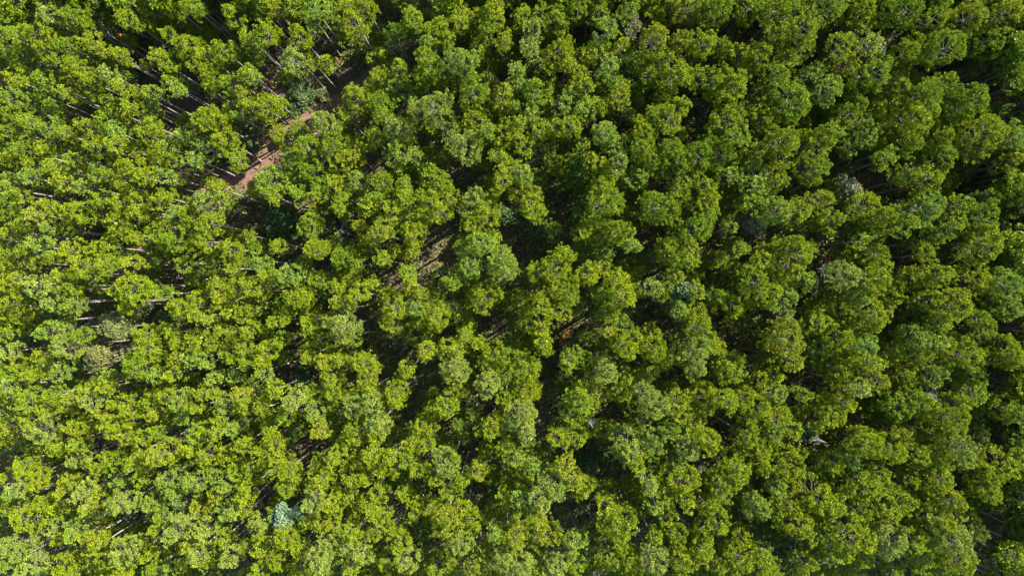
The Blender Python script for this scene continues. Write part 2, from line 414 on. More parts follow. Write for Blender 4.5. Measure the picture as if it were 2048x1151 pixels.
((1024, 768), """90,40,90 60,200,100,p 90,270,70,p 30,430,60,l 400,120,100,g 500,100,75 400,40,60 640,50,70 840,110,105,p 1120,80,90
990,100,65 1000,190,70 1100,200,70 1270,100,75 1390,80,65 1490,140,60 1180,340,75 260,320,60 390,320,65 560,340,80
660,280,80,p 700,360,95,p 740,460,75 860,310,85,l 1040,380,100,p 1000,560,95 820,590,60,p 920,640,60 860,720,70,l
320,480,60,Y 380,560,60,Y 420,660,60 240,620,90,p 180,700,80,p 110,540,50 130,480,40 640,820,100 580,740,60 700,800,55
630,910,60 390,930,60,l 210,880,85,Y 30,920,70,Y 70,1080,75,p 260,1060,80,p 390,1080,60 600,1050,65 700,1060,75
850,1070,80,p 990,890,60 1030,1040,75 1140,980,75 1080,880,50 920,800,50 830,920,50 1200,830,90 1160,720,65 1280,600,85
1350,510,70 1480,730,80,l 1410,310,80 1470,380,60 1490,470,55 1380,1050,90 1380,920,60 1490,1000,50 1510,1080,50
1240,1090,50 1050,700,55 480,590,35 960,480,60,g 960,280,50,g 60,600,50,g 110,760,50,g 300,230,50,d 1050,280,55,g
1400,200,55,g 1400,720,50,d 1510,850,45,d 1250,700,55,d 1300,780,45,d 780,1000,50,d 1100,1110,50,d 490,960,40,d
160,830,45 940,720,45 500,870,45,d 680,690,45,d 40,680,45,l 730,990,50,d 1330,420,50,g 1180,480,45,d 940,1000,45,d"""),
((1536, 768), """40,60,65 80,230,95 30,290,60 340,180,110 460,110,70 560,20,45,p 780,120,110,g 920,90,70,g 970,150,60 1110,190,100
1230,40,70 1400,150,80,g 1490,190,70,l 800,290,60 600,350,90 450,350,80,d 480,440,70 740,400,85 880,420,75 1010,420,90
1150,360,80,p 1160,450,70,l 1400,470,90 1290,540,85 1000,290,50 100,480,110 40,590,70,l 220,440,55,d 380,480,65
580,600,95 670,520,60 290,690,125 390,730,70 170,830,110 310,890,70,l 130,740,70 500,900,130 740,960,95,p 700,740,70
800,680,75 830,810,70 960,780,70,p 960,880,100,p 1040,830,75 1100,700,85,Y 1040,560,65 850,570,45 970,620,60 1310,640,80
1120,950,95,p 1140,1060,90 900,1030,70,g 1460,720,80,d 1480,1050,80,d 240,1060,60 170,1110,60 20,1090,50 570,1010,60
660,840,40 540,540,50,g 1270,860,75,d 920,1140,35 1430,950,50,d 1360,1030,60,d 60,900,50,d 620,130,50,d 700,210,50,d
660,60,50,d 200,60,45,g 1300,270,55,d 1490,330,50,l 1500,560,55,d 1400,600,50,d 1490,850,50,d 420,620,50,g 700,620,50,g
560,760,60,g 870,930,60 330,480,55,g 1230,380,50,d 1030,1100,50,d 380,1000,60,g 20,720,45,d 1290,720,45,d 60,760,50,g"""),
]


CROWNS = []
for (ox, oy), s in TILES:
    for e in s.split():
        q = e.split(',')
        h = q[3] if len(q) > 3 else 'y'
        CROWNS.append([ox + float(q[0]) / 3.0, oy + float(q[1]) / 3.0, float(q[2]) / 3.0, h])
# drop doubles where tiles meet
keep = []
for c in sorted(CROWNS, key=lambda c: -c[2]):
    if all((c[0] - k[0]) ** 2 + (c[1] - k[1]) ** 2 > (0.52 * max(k[2], 12)) ** 2 for k in keep):
        keep.append(c)
CROWNS = keep

# openings where the photograph looks down to the floor (px, px, radius)
OPEN = [tuple(int(v) for v in e.split(',')) for e in '''
530,310,30 470,365,26 497,345,24 645,85,35 715,150,32 620,200,45 820,105,28 770,15,25 555,125,20 540,150,24 365,45,18 350,210,25 410,195,28
505,250,32 380,350,18 425,322,18 165,220,22 270,130,20 295,75,20 500,415,24 480,440,25 570,430,48 665,450,25 595,495,20 750,325,20 840,285,18
930,345,32 885,480,34 860,535,34 780,545,24 1015,440,32 350,550,25 195,460,15 1174,60,34 1454,55,34 1504,65,34 1274,55,18 1384,215,24 1404,250,20
1654,100,20 1769,80,18 1899,25,20 2004,190,30 2024,230,20 1944,160,20 1584,345,24 1709,340,36 1764,380,26 1949,370,42 2024,450,25 1789,505,24
1504,450,34 1639,480,24 1109,395,24 1119,425,20 1054,475,56 1124,475,20 1304,465,18 1414,480,16 1319,270,18 1844,320,18 200,606,24 55,696,28
220,676,45 310,621,20 180,631,22 560,746,24 600,766,24 590,681,16 740,641,26 750,686,25 795,701,34 850,741,30 780,761,24 950,796,28 980,651,34
820,811,20 890,841,22 935,896,24 950,991,34 810,1046,20 485,1051,24 280,1026,22 100,1081,26 30,906,25 190,896,24 540,976,22 520,1006,18 435,886,14
625,891,20 375,856,14 1089,726,28 1124,671,34 1164,641,28 1084,806,24 1109,826,24 1214,811,18 1189,916,38 1164,1021,38 1124,1041,28 1309,621,34
1344,651,24 1444,666,28 1494,701,20 1554,631,24 1939,666,24 1999,651,20 2019,676,24 1614,866,22 1444,881,20 1404,921,18 1449,831,16 2004,746,22
2004,886,20 1989,856,24 1919,951,18 1989,1051,30 1964,1101,25 1799,1126,30 1764,1131,25 1554,1096,22 1374,1046,20 1279,1076,24 1574,766,16
1624,771,22'''.split()]
for c in CROWNS:
    for ox, oy, orr in OPEN:
        dx, dy = c[0] - ox, c[1] - oy
        dd = math.hypot(dx, dy) + 1e-6
        want = 0.8 * orr + 0.75 * c[2]
        if dd < want:
            if dd < 0.45 * orr and c[2] < 28:
                c[2] = 0
                break
            mv = min(want - dd, 12.0 if ox < 1000 else 17.0)
            c[0] += dx / dd * mv
            c[1] += dy / dd * mv
CROWNS = [c for c in CROWNS if c[2] > 0]

# ------------------------------------------------------------------ pines
def crown_depth(R):
    return 2.0 + 1.75 * R


def place(c):
    """px crown -> (x, y, top, R, depth). Bigger crowns are taller; dim ones stand lower."""
    px, py, pr, h = c
    top = 10.9 + 2.4 * min(pr, 45) / 32.0 + rng.normal(0, 0.8)
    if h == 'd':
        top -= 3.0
    if h in 'pY':
        top += 0.9
    for _ in range(3):
        R = pr * width_at(top - 1.2) / IMG_W * (0.83 + 0.27 * min(1.0, px / 1400.0))
        depth = crown_depth(R) * (1.0 - 0.1 * min(1.0, max(0.0, (px - 900) / 700.0)))
        zc = top - 0.42 * depth
    x, y = ground_xy(px, py, zc)
    return x, y, top, R, depth


CLASSES = [0.62, 0.85, 1.1, 1.4, 1.75]
NVAR = [5, 6, 6, 5, 4]
NOM_TOP = 12.8
VARS, THIN = [], []
for ci, R0 in enumerate(CLASSES):
    row, thin = [], []
    for k in range(NVAR[ci]):
        tg, cg = pine_parts(R0, crown_depth(R0), NOM_TOP, 100 * ci + k, ntuft=38,
                            tuft=0.156 + 0.020 * R0, rtrunk=0.058 + 0.026 * R0)
        row.append((tg, cg))
        thin.append(pine_parts(R0, crown_depth(R0), NOM_TOP, 100 * ci + k, ntuft=20,
                               tuft=0.156 + 0.020 * R0, rtrunk=0.058 + 0.026 * R0, wid=0.46))
    VARS.append(row)
    THIN.append(thin)

# coarser ones for the low storey and the margin, which show little
ROUGH = [[pine_parts(R0, crown_depth(R0), NOM_TOP, 900 + 10 * ci + k, ntuft=11, tuft=0.2 + 0.03 * R0,
                     rtrunk=0.058 + 0.026 * R0, wid=0.55) for k in range(3)] for ci, R0 in enumerate(CLASSES)]


def pick(R):
    ci = min(range(len(CLASSES)), key=lambda i: abs(math.log(CLASSES[i] / max(R, 0.3))))
    return ci, int(rng.integers(NVAR[ci]))


PLACED = [place(c) for c in CROWNS]
# the photograph shows sun on these patches of floor, so no slender crown stands in the way of it
LIT = [(541, 292), (528, 312), (515, 332), (492, 349), (468, 360), (545, 280), (552, 270), (480, 352), (455, 368), (1150, 645), (1125, 672), (1165, 655), (790, 700), (815, 690), (1160, 62), (1185, 58), (935, 985), (950, 1000), (215, 700), (1480, 62), (850, 545), (300, 125)]
sdir = np.array([math.cos(SUN_AZ), math.sin(SUN_AZ)]) / math.tan(SUN_EL)
gone = set()
for lx, ly in LIT:
    g0 = np.array(ground_xy(lx, ly))
    for i, (x, y, top, R, depth) in enumerate(PLACED):
        if CROWNS[i][2] > 30:
            continue
        for f in (0.15, 0.45, 0.75):
            hz = top - depth * f
            q = g0 + sdir * hz
            if (q[0] - x) ** 2 + (q[1] - y) ** 2 < (0.95 * R) ** 2:
                gone.add(i)
                break
print('cleared for sun', len(gone))
CROWNS = [c for i, c in enumerate(CROWNS) if i not in gone]
PLACED = [q for i, q in enumerate(PLACED) if i not in gone]

order = sorted(range(len(CROWNS)), key=lambda i: -(CROWNS[i][2] * (0.78 if CROWNS[i][3] == 'd' else 1.0)))
inside = [i for i in order if 6 < CROWNS[i][0] < 2042 and 6 < CROWNS[i][1] < 1145]
SINGLES = set(inside[:300])

HUE_MATS = [PINE[h] for h in HUES]
mesh_cache = {}


def var_meshes(ci, k):
    if (ci, k) not in mesh_cache:
        tg, cg = VARS[ci][k]
        mesh_cache[(ci, k)] = (tg.mesh('trunk', [BARK, LIMB]), cg.mesh('crown', [PINE['y']]))
    return mesh_cache[(ci, k)]


def link(name, data, parent=None):
    o = bpy.data.objects.new(name, data)
    COL.objects.link(o)
    if parent is not None:
        o.parent = parent
    return o


# ---- labels: each pine is told by its look and by its place beside something one can find
LANDMARKS = [
    ('the silver-leaved tree', 580, 1021), ('the patch of red dirt track', 505, 335), ('the olive bushy tree pair', 222, 672),
    ('the dark gap at the centre', 1060, 452), ('the orange shrub', 1134, 684), ('the dusty grey-leaved tree', 1690, 385),
    ('the dusky grey-leaved tree', 1505, 440), ('the white-flecked glossy tree', 1360, 578), ('the forked bare grey branches', 1653, 547),
    ('the top left corner', 0, 0), ('the top right corner', 2048, 0), ('the bottom left corner', 0, 1151), ('the bottom right corner', 2048, 1151),
    ('the top edge middle', 1024, 0), ('the bottom edge middle', 1024, 1151), ('the left edge middle', 0, 575),
    ('the right edge middle', 2048, 575), ('the shaded gap ribbed with pale stems', 200, 592), ('the gap striped by pale trunks', 283, 1034),
    ('the pit below the white-flecked tree', 1295, 632), ('the black gap at upper right', 1975, 362), ('the black gap at bottom right', 1745, 1135),
    ('the shadow-striped opening', 800, 690), ('the glade with one trunk shadow', 1150, 645), ('the hollow in the lower centre', 1190, 925),
    ('the broad shadow low down', 1130, 1022), ('the dark glossy-leaved tree', 1610, 858), ('the brown glade near the bottom', 930, 985),
    ('the brown glade near the top', 1150, 64), ('the trunk-striped gap near the top', 1490, 62), ('the dark tree beside the track', 600, 195),
    ('the olive-leaved tree at the top', 307, 20), ('the black gap at lower left', 200, 890), ('the dark bluish-leaved thicket', 562, 442),
    ('the whitish tree near the top', 1742, 112), ('the pale olive tree', 1556, 630), ('the bare tree at lower right', 1652, 884),
    ('the bright orange bush', 248, 77), ('the shaded gap right of centre', 1745, 355), ('the dark tree at lower left', 366, 998),
    ('the dark green shrub-like tree', 600, 758), ('the grey-blue tree', 1252, 54), ('the sparkling dark tree', 1384, 218),
]
DIRS = ['right of', 'upper right of', 'above', 'upper left of', 'left of', 'lower left of', 'below', 'lower right of']
ORD = ['first', 'second', 'third', 'fourth', 'fifth', 'sixth', 'seventh', 'eighth', 'ninth', 'tenth', 'eleventh', 'twelfth']
HUE_WORD = {'g': 'deep-green', 'y': 'yellow-green', 'l': 'light-green', 'Y': 'golden-green', 'p': 'pale-lime', 'd': 'dull-green'}
best = {}
for li, (what, lx, ly) in enumerate(LANDMARKS):
    sect = {}
    for i, c in enumerate(CROWNS):
        dx, dy = c[0] - lx, ly - c[1]
        sect.setdefault(int(((math.degrees(math.atan2(dy, dx)) + 22.5) % 360) // 45), []).append((math.hypot(dx, dy), i))
    for sgm, lst in sect.items():
        lst.sort()
        big = [q for q in lst if q[1] in SINGLES]
        for rank, (dist, i) in enumerate(big[:12]):
            cost = rank * 60 + dist
            if i not in best or cost < best[i][0]:
                best[i] = (cost, what, DIRS[sgm], rank)
LABEL = {}
for i in SINGLES:
    pr, h = CROWNS[i][2], CROWNS[i][3]
    size = 'sprawling' if pr >= 35 else 'broad' if pr >= 29 else 'medium' if pr >= 26 else 'smallish'
    cost, what, way, rank = best[i]
    LABEL[i] = '%s %s pine, %s big crown %s %s' % (size, HUE_WORD[h], ORD[rank], way, what)
n_long = sum(1 for v in LABEL.values() if len(v.split()) > 16)
print('labels', len(LABEL), 'unique', len(set(LABEL.values())), 'long', n_long)


stand = Geo()


def into_stand(g, ci, k, loc, rot, sc, hue, rough=False):
    tg, cg = ROUGH[ci][k % 3] if rough else THIN[ci][k]
    g.merge(tg, loc, rot, sc, {0: 0, 1: 1})
    g.merge(cg, loc, rot, sc, {0: 2 + HUES.index(hue)})


n_single = 0
for i, c in enumerate(CROWNS):
    x, y, top, R, depth = PLACED[i]
    ci, k = pick(R)
    sxy = R / CLASSES[ci]
    sz = top / NOM_TOP
    rot = rng.uniform(0, 6.28)
    hue = c[3]
    if hue in 'yg' and rng.random() < 0.3:
        hue = rng.choice(['g', 'l', 'y', 'Y'], p=[0.4, 0.25, 0.1, 0.25]) if i not in SINGLES else hue
    if i in SINGLES:
        tm, cm = var_meshes(ci, k)
        t = link('pine_tree', None)
        t.empty_display_size = 0.5
        t.location = (x, y, 0)
        t.rotation_euler = (0, 0, rot)
        t.scale = (sxy, sxy, sz)
        t['label'] = LABEL[i]
        t['category'] = 'pine tree'
        t['group'] = 'pines of the forest canopy'
        link('trunk', tm, t)
        co = link('crown', cm, t)
        co.material_slots[0].link = 'OBJECT'
        co.material_slots[0].material = PINE[hue]
        n_single += 1
    else:
        into_stand(stand, ci, k, (x, y, 0), rot, (sxy, sxy, sz), hue)

# lower pines and saplings that fill the storey below, clear of the openings the photograph shows
FILL = []
for _ in range(7000):
    px, py = rng.uniform(-10, 2058), rng.uniform(-10, 1161)
    pr = rng.uniform(13, 22) if px < 1000 else rng.uniform(16, 26)
    if any((px - c[0]) ** 2 + (py - c[1]) ** 2 < (0.8 * c[2] + 0.3 * pr) ** 2 for c in CROWNS):
        continue
    if any((px - c[0]) ** 2 + (py - c[1]) ** 2 < (c[2] + 0.7 * pr + (0 if px < 1000 else 6)) ** 2 for c in OPEN):
        continue
    if any((px - c[0]) ** 2 + (py - c[1]) ** 2 < (0.7 * (pr + c[2])) ** 2 for c in FILL):
        continue
    FILL.append((px, py, pr))
    top = rng.uniform(4.0, 7.8 if px < 900 else 9.0)
    R = pr * width_at(top - 1.2) / IMG_W
    ci, k = pick(R)
    x, y = ground_xy(px, py, top - 1.2)
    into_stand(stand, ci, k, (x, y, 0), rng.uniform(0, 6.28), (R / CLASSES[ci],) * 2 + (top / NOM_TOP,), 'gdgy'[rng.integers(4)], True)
print('fill', len(FILL))

# the forest goes on beyond the frame: a margin of trees, thin, in the same stand
for _ in range(5200):
    z = 13.0
    hw, hh = width_at(z) / 2, width_at(z) / 2 * IMG_H / IMG_W
    x, y = rng.uniform(-hw - 18, hw + 24), rng.uniform(-hh - 14, hh + 20)
    if abs(x) < hw + 0.4 and abs(y) < hh + 0.4:
        continue
    if rng.random() > (0.72 if x > hw or y > hh else 0.12):
        continue
    R = rng.uniform(0.8, 1.5)
    ci, k = pick(R)
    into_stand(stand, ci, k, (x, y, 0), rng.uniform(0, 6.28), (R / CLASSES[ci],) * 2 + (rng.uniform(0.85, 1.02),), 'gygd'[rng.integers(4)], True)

st = link('pine_stand', stand.mesh('pine_stand', [BARK, LIMB] + HUE_MATS))
st['kind'] = 'stuff'
st['label'] = 'smaller slender pines crowded between and beyond the larger crowns'
st['category'] = 'pine stand'

# ------------------------------------------------------------------ ground
def ground_mat():
    m, n, out = new_mat('forest_floor')
    geo = n.nodes.new('ShaderNodeNewGeometry')
    def noise(scale, detail):
        q = n.nodes.new('ShaderNodeTexNoise')
        q.inputs['Scale'].default_value = scale
        q.inputs['Detail'].default_value = detail
        q.inputs['Roughness'].default_value = 0.65
        n.links.new(geo.outputs['Position'], q.inputs['Vector'])
        return q
    a, b = noise(0.16, 6), noise(2.2, 8)
    r1 = n.nodes.new('ShaderNodeValToRGB')
    r1.color_ramp.elements[0].color = (0.026, 0.028, 0.011, 1)
    r1.color_ramp.elements[1].color = (0.085, 0.052, 0.028, 1)
    r1.color_ramp.elements[0].position, r1.color_ramp.elements[1].position = 0.38, 0.66
    n.links.new(a.outputs['Fac'], r1.inputs['Fac'])
    r2 = n.nodes.new('ShaderNodeValToRGB')
    r2.color_ramp.elements[0].color = (0.45, 0.5, 0.4, 1)
    r2.color_ramp.elements[1].color = (1.35, 1.2, 1.1, 1)
    r2.color_ramp.elements[0].position, r2.color_ramp.elements[1].position = 0.32, 0.72
    n.links.new(b.outputs['Fac'], r2.inputs['Fac'])
    mx = n.nodes.new('ShaderNodeMix')
    mx.data_type, mx.blend_type = 'RGBA', 'MULTIPLY'
    mx.inputs[0].default_value = 1.0
    n.links.new(r1.outputs['Color'], mx.inputs[6])
    n.links.new(r2.outputs['Color'], mx.inputs[7])
    p = n.nodes.new('ShaderNodeBsdfPrincipled')
    p.inputs['Roughness'].default_value = 0.95
    n.links.new(mx.outputs[2], p.inputs['Base Color'])
    bump = n.nodes.new('ShaderNodeBump')
    bump.inputs['Strength'].default_value = 0.6
    bump.inputs['Distance'].default_value = 0.15
    n.links.new(b.outputs['Fac'], bump.inputs['Height'])
    n.links.new(bump.outputs[0], p.inputs['Normal'])
    n.links.new(p.outputs[0], out.inputs['Surface'])
    return m


g = Geo()
g.add([(-900, -900, 0), (900, -900, 0), (900, 900, 0), (-900, 900, 0)], [(0, 1, 2, 3)])
o = link('ground', g.mesh('ground', [ground_mat()]))
o['kind'] = 'structure'

# the reddish dirt track that shows between the crowns
TRACK = [(1010, -160), (900, -20), (820, 60), (748, 150), (655, 220), (575, 258), (541, 292), (523, 322), (490, 349), (452, 368), (400, 410), (300, 500), (180, 560)]
tw = np.array([ground_xy(*p) for p in TRACK])
fine = []
for i in range(len(tw) - 1):
    for t in np.linspace(0, 1, 12, endpoint=False):
        p0, p1, p2, p3 = tw[max(i - 1, 0)], tw[i], tw[i + 1], tw[min(i + 2, len(tw) - 1)]
        fine.append(0.5 * (2 * p1 + (p2 - p0) * t + (2 * p0 - 5 * p1 + 4 * p2 - p3) * t * t + (3 * p1 - p0 - 3 * p2 + p3) * t ** 3))
fine = np.array(fine)
d = np.gradient(fine, axis=0)
nrm = unit(np.stack([-d[:, 1], d[:, 0]], 1))
wl = 1.15 + 0.22 * np.cumsum(rng.normal(0, 0.5, len(fine))).clip(-1.5, 1.5)
wr = 1.15 + 0.22 * np.cumsum(rng.normal(0, 0.5, len(fine))).clip(-1.5, 1.5)
L, Rr = fine + nrm * wl[:, None], fine - nrm * wr[:, None]
g = Geo()
z = np.full((len(fine), 1), 0.006)
g.add(np.concatenate([np.hstack([L, z]), np.hstack([Rr, z])]), [(len(fine) + i, len(fine) + i + 1, i + 1, i) for i in range(len(fine) - 1)])
m, n, out = new_mat('red_dirt')
geo = n.nodes.new('ShaderNodeNewGeometry')
q = n.nodes.new('ShaderNodeTexNoise')
q.inputs['Scale'].default_value, q.inputs['Detail'].default_value = 3.0, 8
n.links.new(geo.outputs['Position'], q.inputs['Vector'])
r1 = n.nodes.new('ShaderNodeValToRGB')
r1.color_ramp.elements[0].color = (0.058, 0.029, 0.017, 1)
r1.color_ramp.elements[1].color = (0.130, 0.068, 0.041, 1)
r1.color_ramp.elements[0].position, r1.color_ramp.elements[1].position = 0.35, 0.68
n.links.new(q.outputs['Fac'], r1.inputs['Fac'])
p = n.nodes.new('ShaderNodeBsdfPrincipled')
p.inputs['Roughness'].default_value = 0.95
n.links.new(r1.outputs['Color'], p.inputs['Base Color'])
n.links.new(p.outputs[0], out.inputs['Surface'])
o = link('dirt_path', g.mesh('dirt_path', [m]))
o['kind'] = 'structure'

# ------------------------------------------------------------------ undergrowth
UNDER = [leaf_mat('undergrowth_olive', (0.115, 0.120, 0.030), (0.13, 0.09, 0.035), trans=0.2),
         leaf_mat('undergrowth_green', (0.080, 0.116, 0.024), (0.09, 0.09, 0.03), trans=0.2),
         leaf_mat('undergrowth_brown', (0.110, 0.075, 0.040), (0.17, 0.10, 0.05), trans=0.1)]


def leaves(g, pos, size, r, mat, flat=0.5):
    """Leaf-shaped quads about each point, facing mostly up."""
    n = len(pos)
    nor = unit(r.normal(size=(n, 3)) * flat + np.array([0, 0, 0.8]))
    a = unit(np.cross(nor, r.normal(size=(n, 3))))
    b = np.cross(nor, a)
    s = (size * (0.6 + 0.8 * r.random(n)))[:, None]
    v = np.stack([pos - a * s, pos + b * s * 0.45, pos + a * s, pos - b * s * 0.45], 1).reshape(-1, 3)
    g.add(v, np.arange(n * 4).reshape(-1, 4), mat)


def near_track(x, y):
    return np.min((fine[:, 0] - x) ** 2 + (fine[:, 1] - y) ** 2)


ug = Geo()
hw, hh = width_at(0) / 2 + 3, width_at(0) / 2 * IMG_H / IMG_W + 3
for _ in range(30000):
    x, y = rng.uniform(-hw, hw), rng.uniform(-hh, hh)
    if math.sin(x * 0.33 + 1.3) + math.sin(y * 0.41 + x * 0.17) + rng.normal(0, 0.9) < -2.0:
        continue
    if x < -12 and y > 4 and math.sin(x * 0.5) + math.sin(y * 0.6 + 1.0) + rng.normal(0, 0.6) > 0.1:
        continue
    if near_track(x, y) < rng.uniform(0.3, 1.5) ** 2:
        continue
    rr, h = rng.uniform(0.25, 0.75), rng.uniform(0.15, 0.9)
    nl = int(20 * rr / 0.5)
    a = rng.uniform(0, 6.28, nl)
    q = rr * np.sqrt(rng.random(nl))
    pos = np.stack([x + q * np.cos(a), y + q * np.sin(a), 0.05 + h * (1 - (q / rr) ** 2) * rng.random(nl) + 0.05], 1)
    leaves(ug, pos, np.full(nl, 0.125), rng, int(rng.choice(3, p=[0.46, 0.38, 0.16])))
# taller saplings and bushes between the trunks
for _ in range(2600):
    x, y = rng.uniform(-hw, hw), rng.uniform(-hh, hh)
    if near_track(x, y) < 1.9 ** 2:
        continue
    rr, h = rng.uniform(0.4, 1.0), rng.uniform(0.9, 3.2)
    nl = int(60 * rr / 0.6)
    d3 = unit(rng.normal(size=(nl, 3))) * (rng.random((nl, 1)) ** 0.4)
    pos = d3 * np.array([rr, rr, h * 0.5]) + np.array([x, y, h * 0.55])
    leaves(ug, pos, np.full(nl, 0.12), rng, int(rng.choice(2, p=[0.45, 0.55])))
o = link('undergrowth', ug.mesh('undergrowth', UNDER))
o['kind'] = 'stuff'
o['label'] = 'low leafy undergrowth and litter on the shaded forest floor'
o['category'] = 'undergrowth'

# ------------------------------------------------------------------ broadleaf trees, shrubs and bare trees
def broad_mat(name, base, rough, spec, dead=None, var=0.3):
    return leaf_mat(name, base, dead or tuple(c * 1.3 for c in base), rough=rough, trans=0.18, var=var, spec=spec)


LEAFY = {
    'silver': broad_mat('silver_leaves', (0.105, 0.160, 0.070), 0.45, 0.3),
    'olive': broad_mat('olive_leaves', (0.095, 0.106, 0.030), 0.6, 0.12, (0.15, 0.14, 0.07)),
    'grey': broad_mat('grey_leaves', (0.105, 0.108, 0.046), 0.6, 0.08, (0.20, 0.17, 0.10)),
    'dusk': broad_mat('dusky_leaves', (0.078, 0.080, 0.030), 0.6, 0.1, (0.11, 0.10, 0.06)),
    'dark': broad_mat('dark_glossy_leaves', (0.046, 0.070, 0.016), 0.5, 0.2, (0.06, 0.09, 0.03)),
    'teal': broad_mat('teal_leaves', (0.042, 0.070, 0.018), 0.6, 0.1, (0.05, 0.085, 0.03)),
    'orange': broad_mat('orange_leaves', (0.34, 0.14, 0.014), 0.6, 0.2, (0.40, 0.10, 0.02)),
    'rust': broad_mat('rusty_leaves', (0.125, 0.062, 0.032), 0.7, 0.1, (0.17, 0.085, 0.04)),
}


def leafy(name, px, py, pr, top, mat, label, cat, group=None, leaf=0.11, dens=1.0, seed=0):
    top = top * 0.83
    r = np.random.default_rng(900 + seed)
    R = pr * width_at(top * 0.8) / IMG_W
    x, y = ground_xy(px, py, top * 0.8)
    dep = min(top * 0.75, 1.5 * R + 0.4)
    tg, cg = Geo(), Geo()
    nl = int(7 + 7 * R)
    fork = max(top - dep * 0.9, top * 0.15)
    tube(tg, [(0, 0, -0.1), (0.05, 0.03, fork * 0.5), (0, 0, fork)], [0.05 + 0.035 * R, 0.045 + 0.03 * R, 0.04 + 0.02 * R], 6)
    for k in range(nl):
        a = k * 2.4 + r.normal(0, 0.3)
        t = (k + 0.5) / nl
        rr = R * math.sqrt(t) * r.uniform(0.55, 0.95) * (1 + 0.25 * math.sin(2 * a + seed))
        c = np.array([rr * math.cos(a), rr * math.sin(a), top - dep * (0.1 + 0.55 * t * r.uniform(0.6, 1.1))])
        tube(tg, [(0, 0, fork * 0.95), c * 0.5 + np.array([0, 0, fork * 0.45]), c], [0.04, 0.028, 0.010], 4)
        q = R * r.uniform(0.26, 0.40)
        n = int(dens * 210 * (q / 0.35) ** 2 * (0.11 / leaf) ** 2)
        v = unit(r.normal(size=(n, 3))) * (q * r.random((n, 1)) ** 0.45)
        v[:, 2] *= 0.72
        leaves(cg, c + v, np.full(n, leaf), r, 0, flat=0.6)
    t = link(name, None)
    t.empty_display_size = 0.5
    t.location = (x, y, 0)
    t['label'], t['category'] = label, cat
    if group:
        t['group'] = group
    link('trunk', tg.mesh('trunk', [LIMB]), t)
    link('crown', cg.mesh('crown', [LEAFY[mat]]), t)


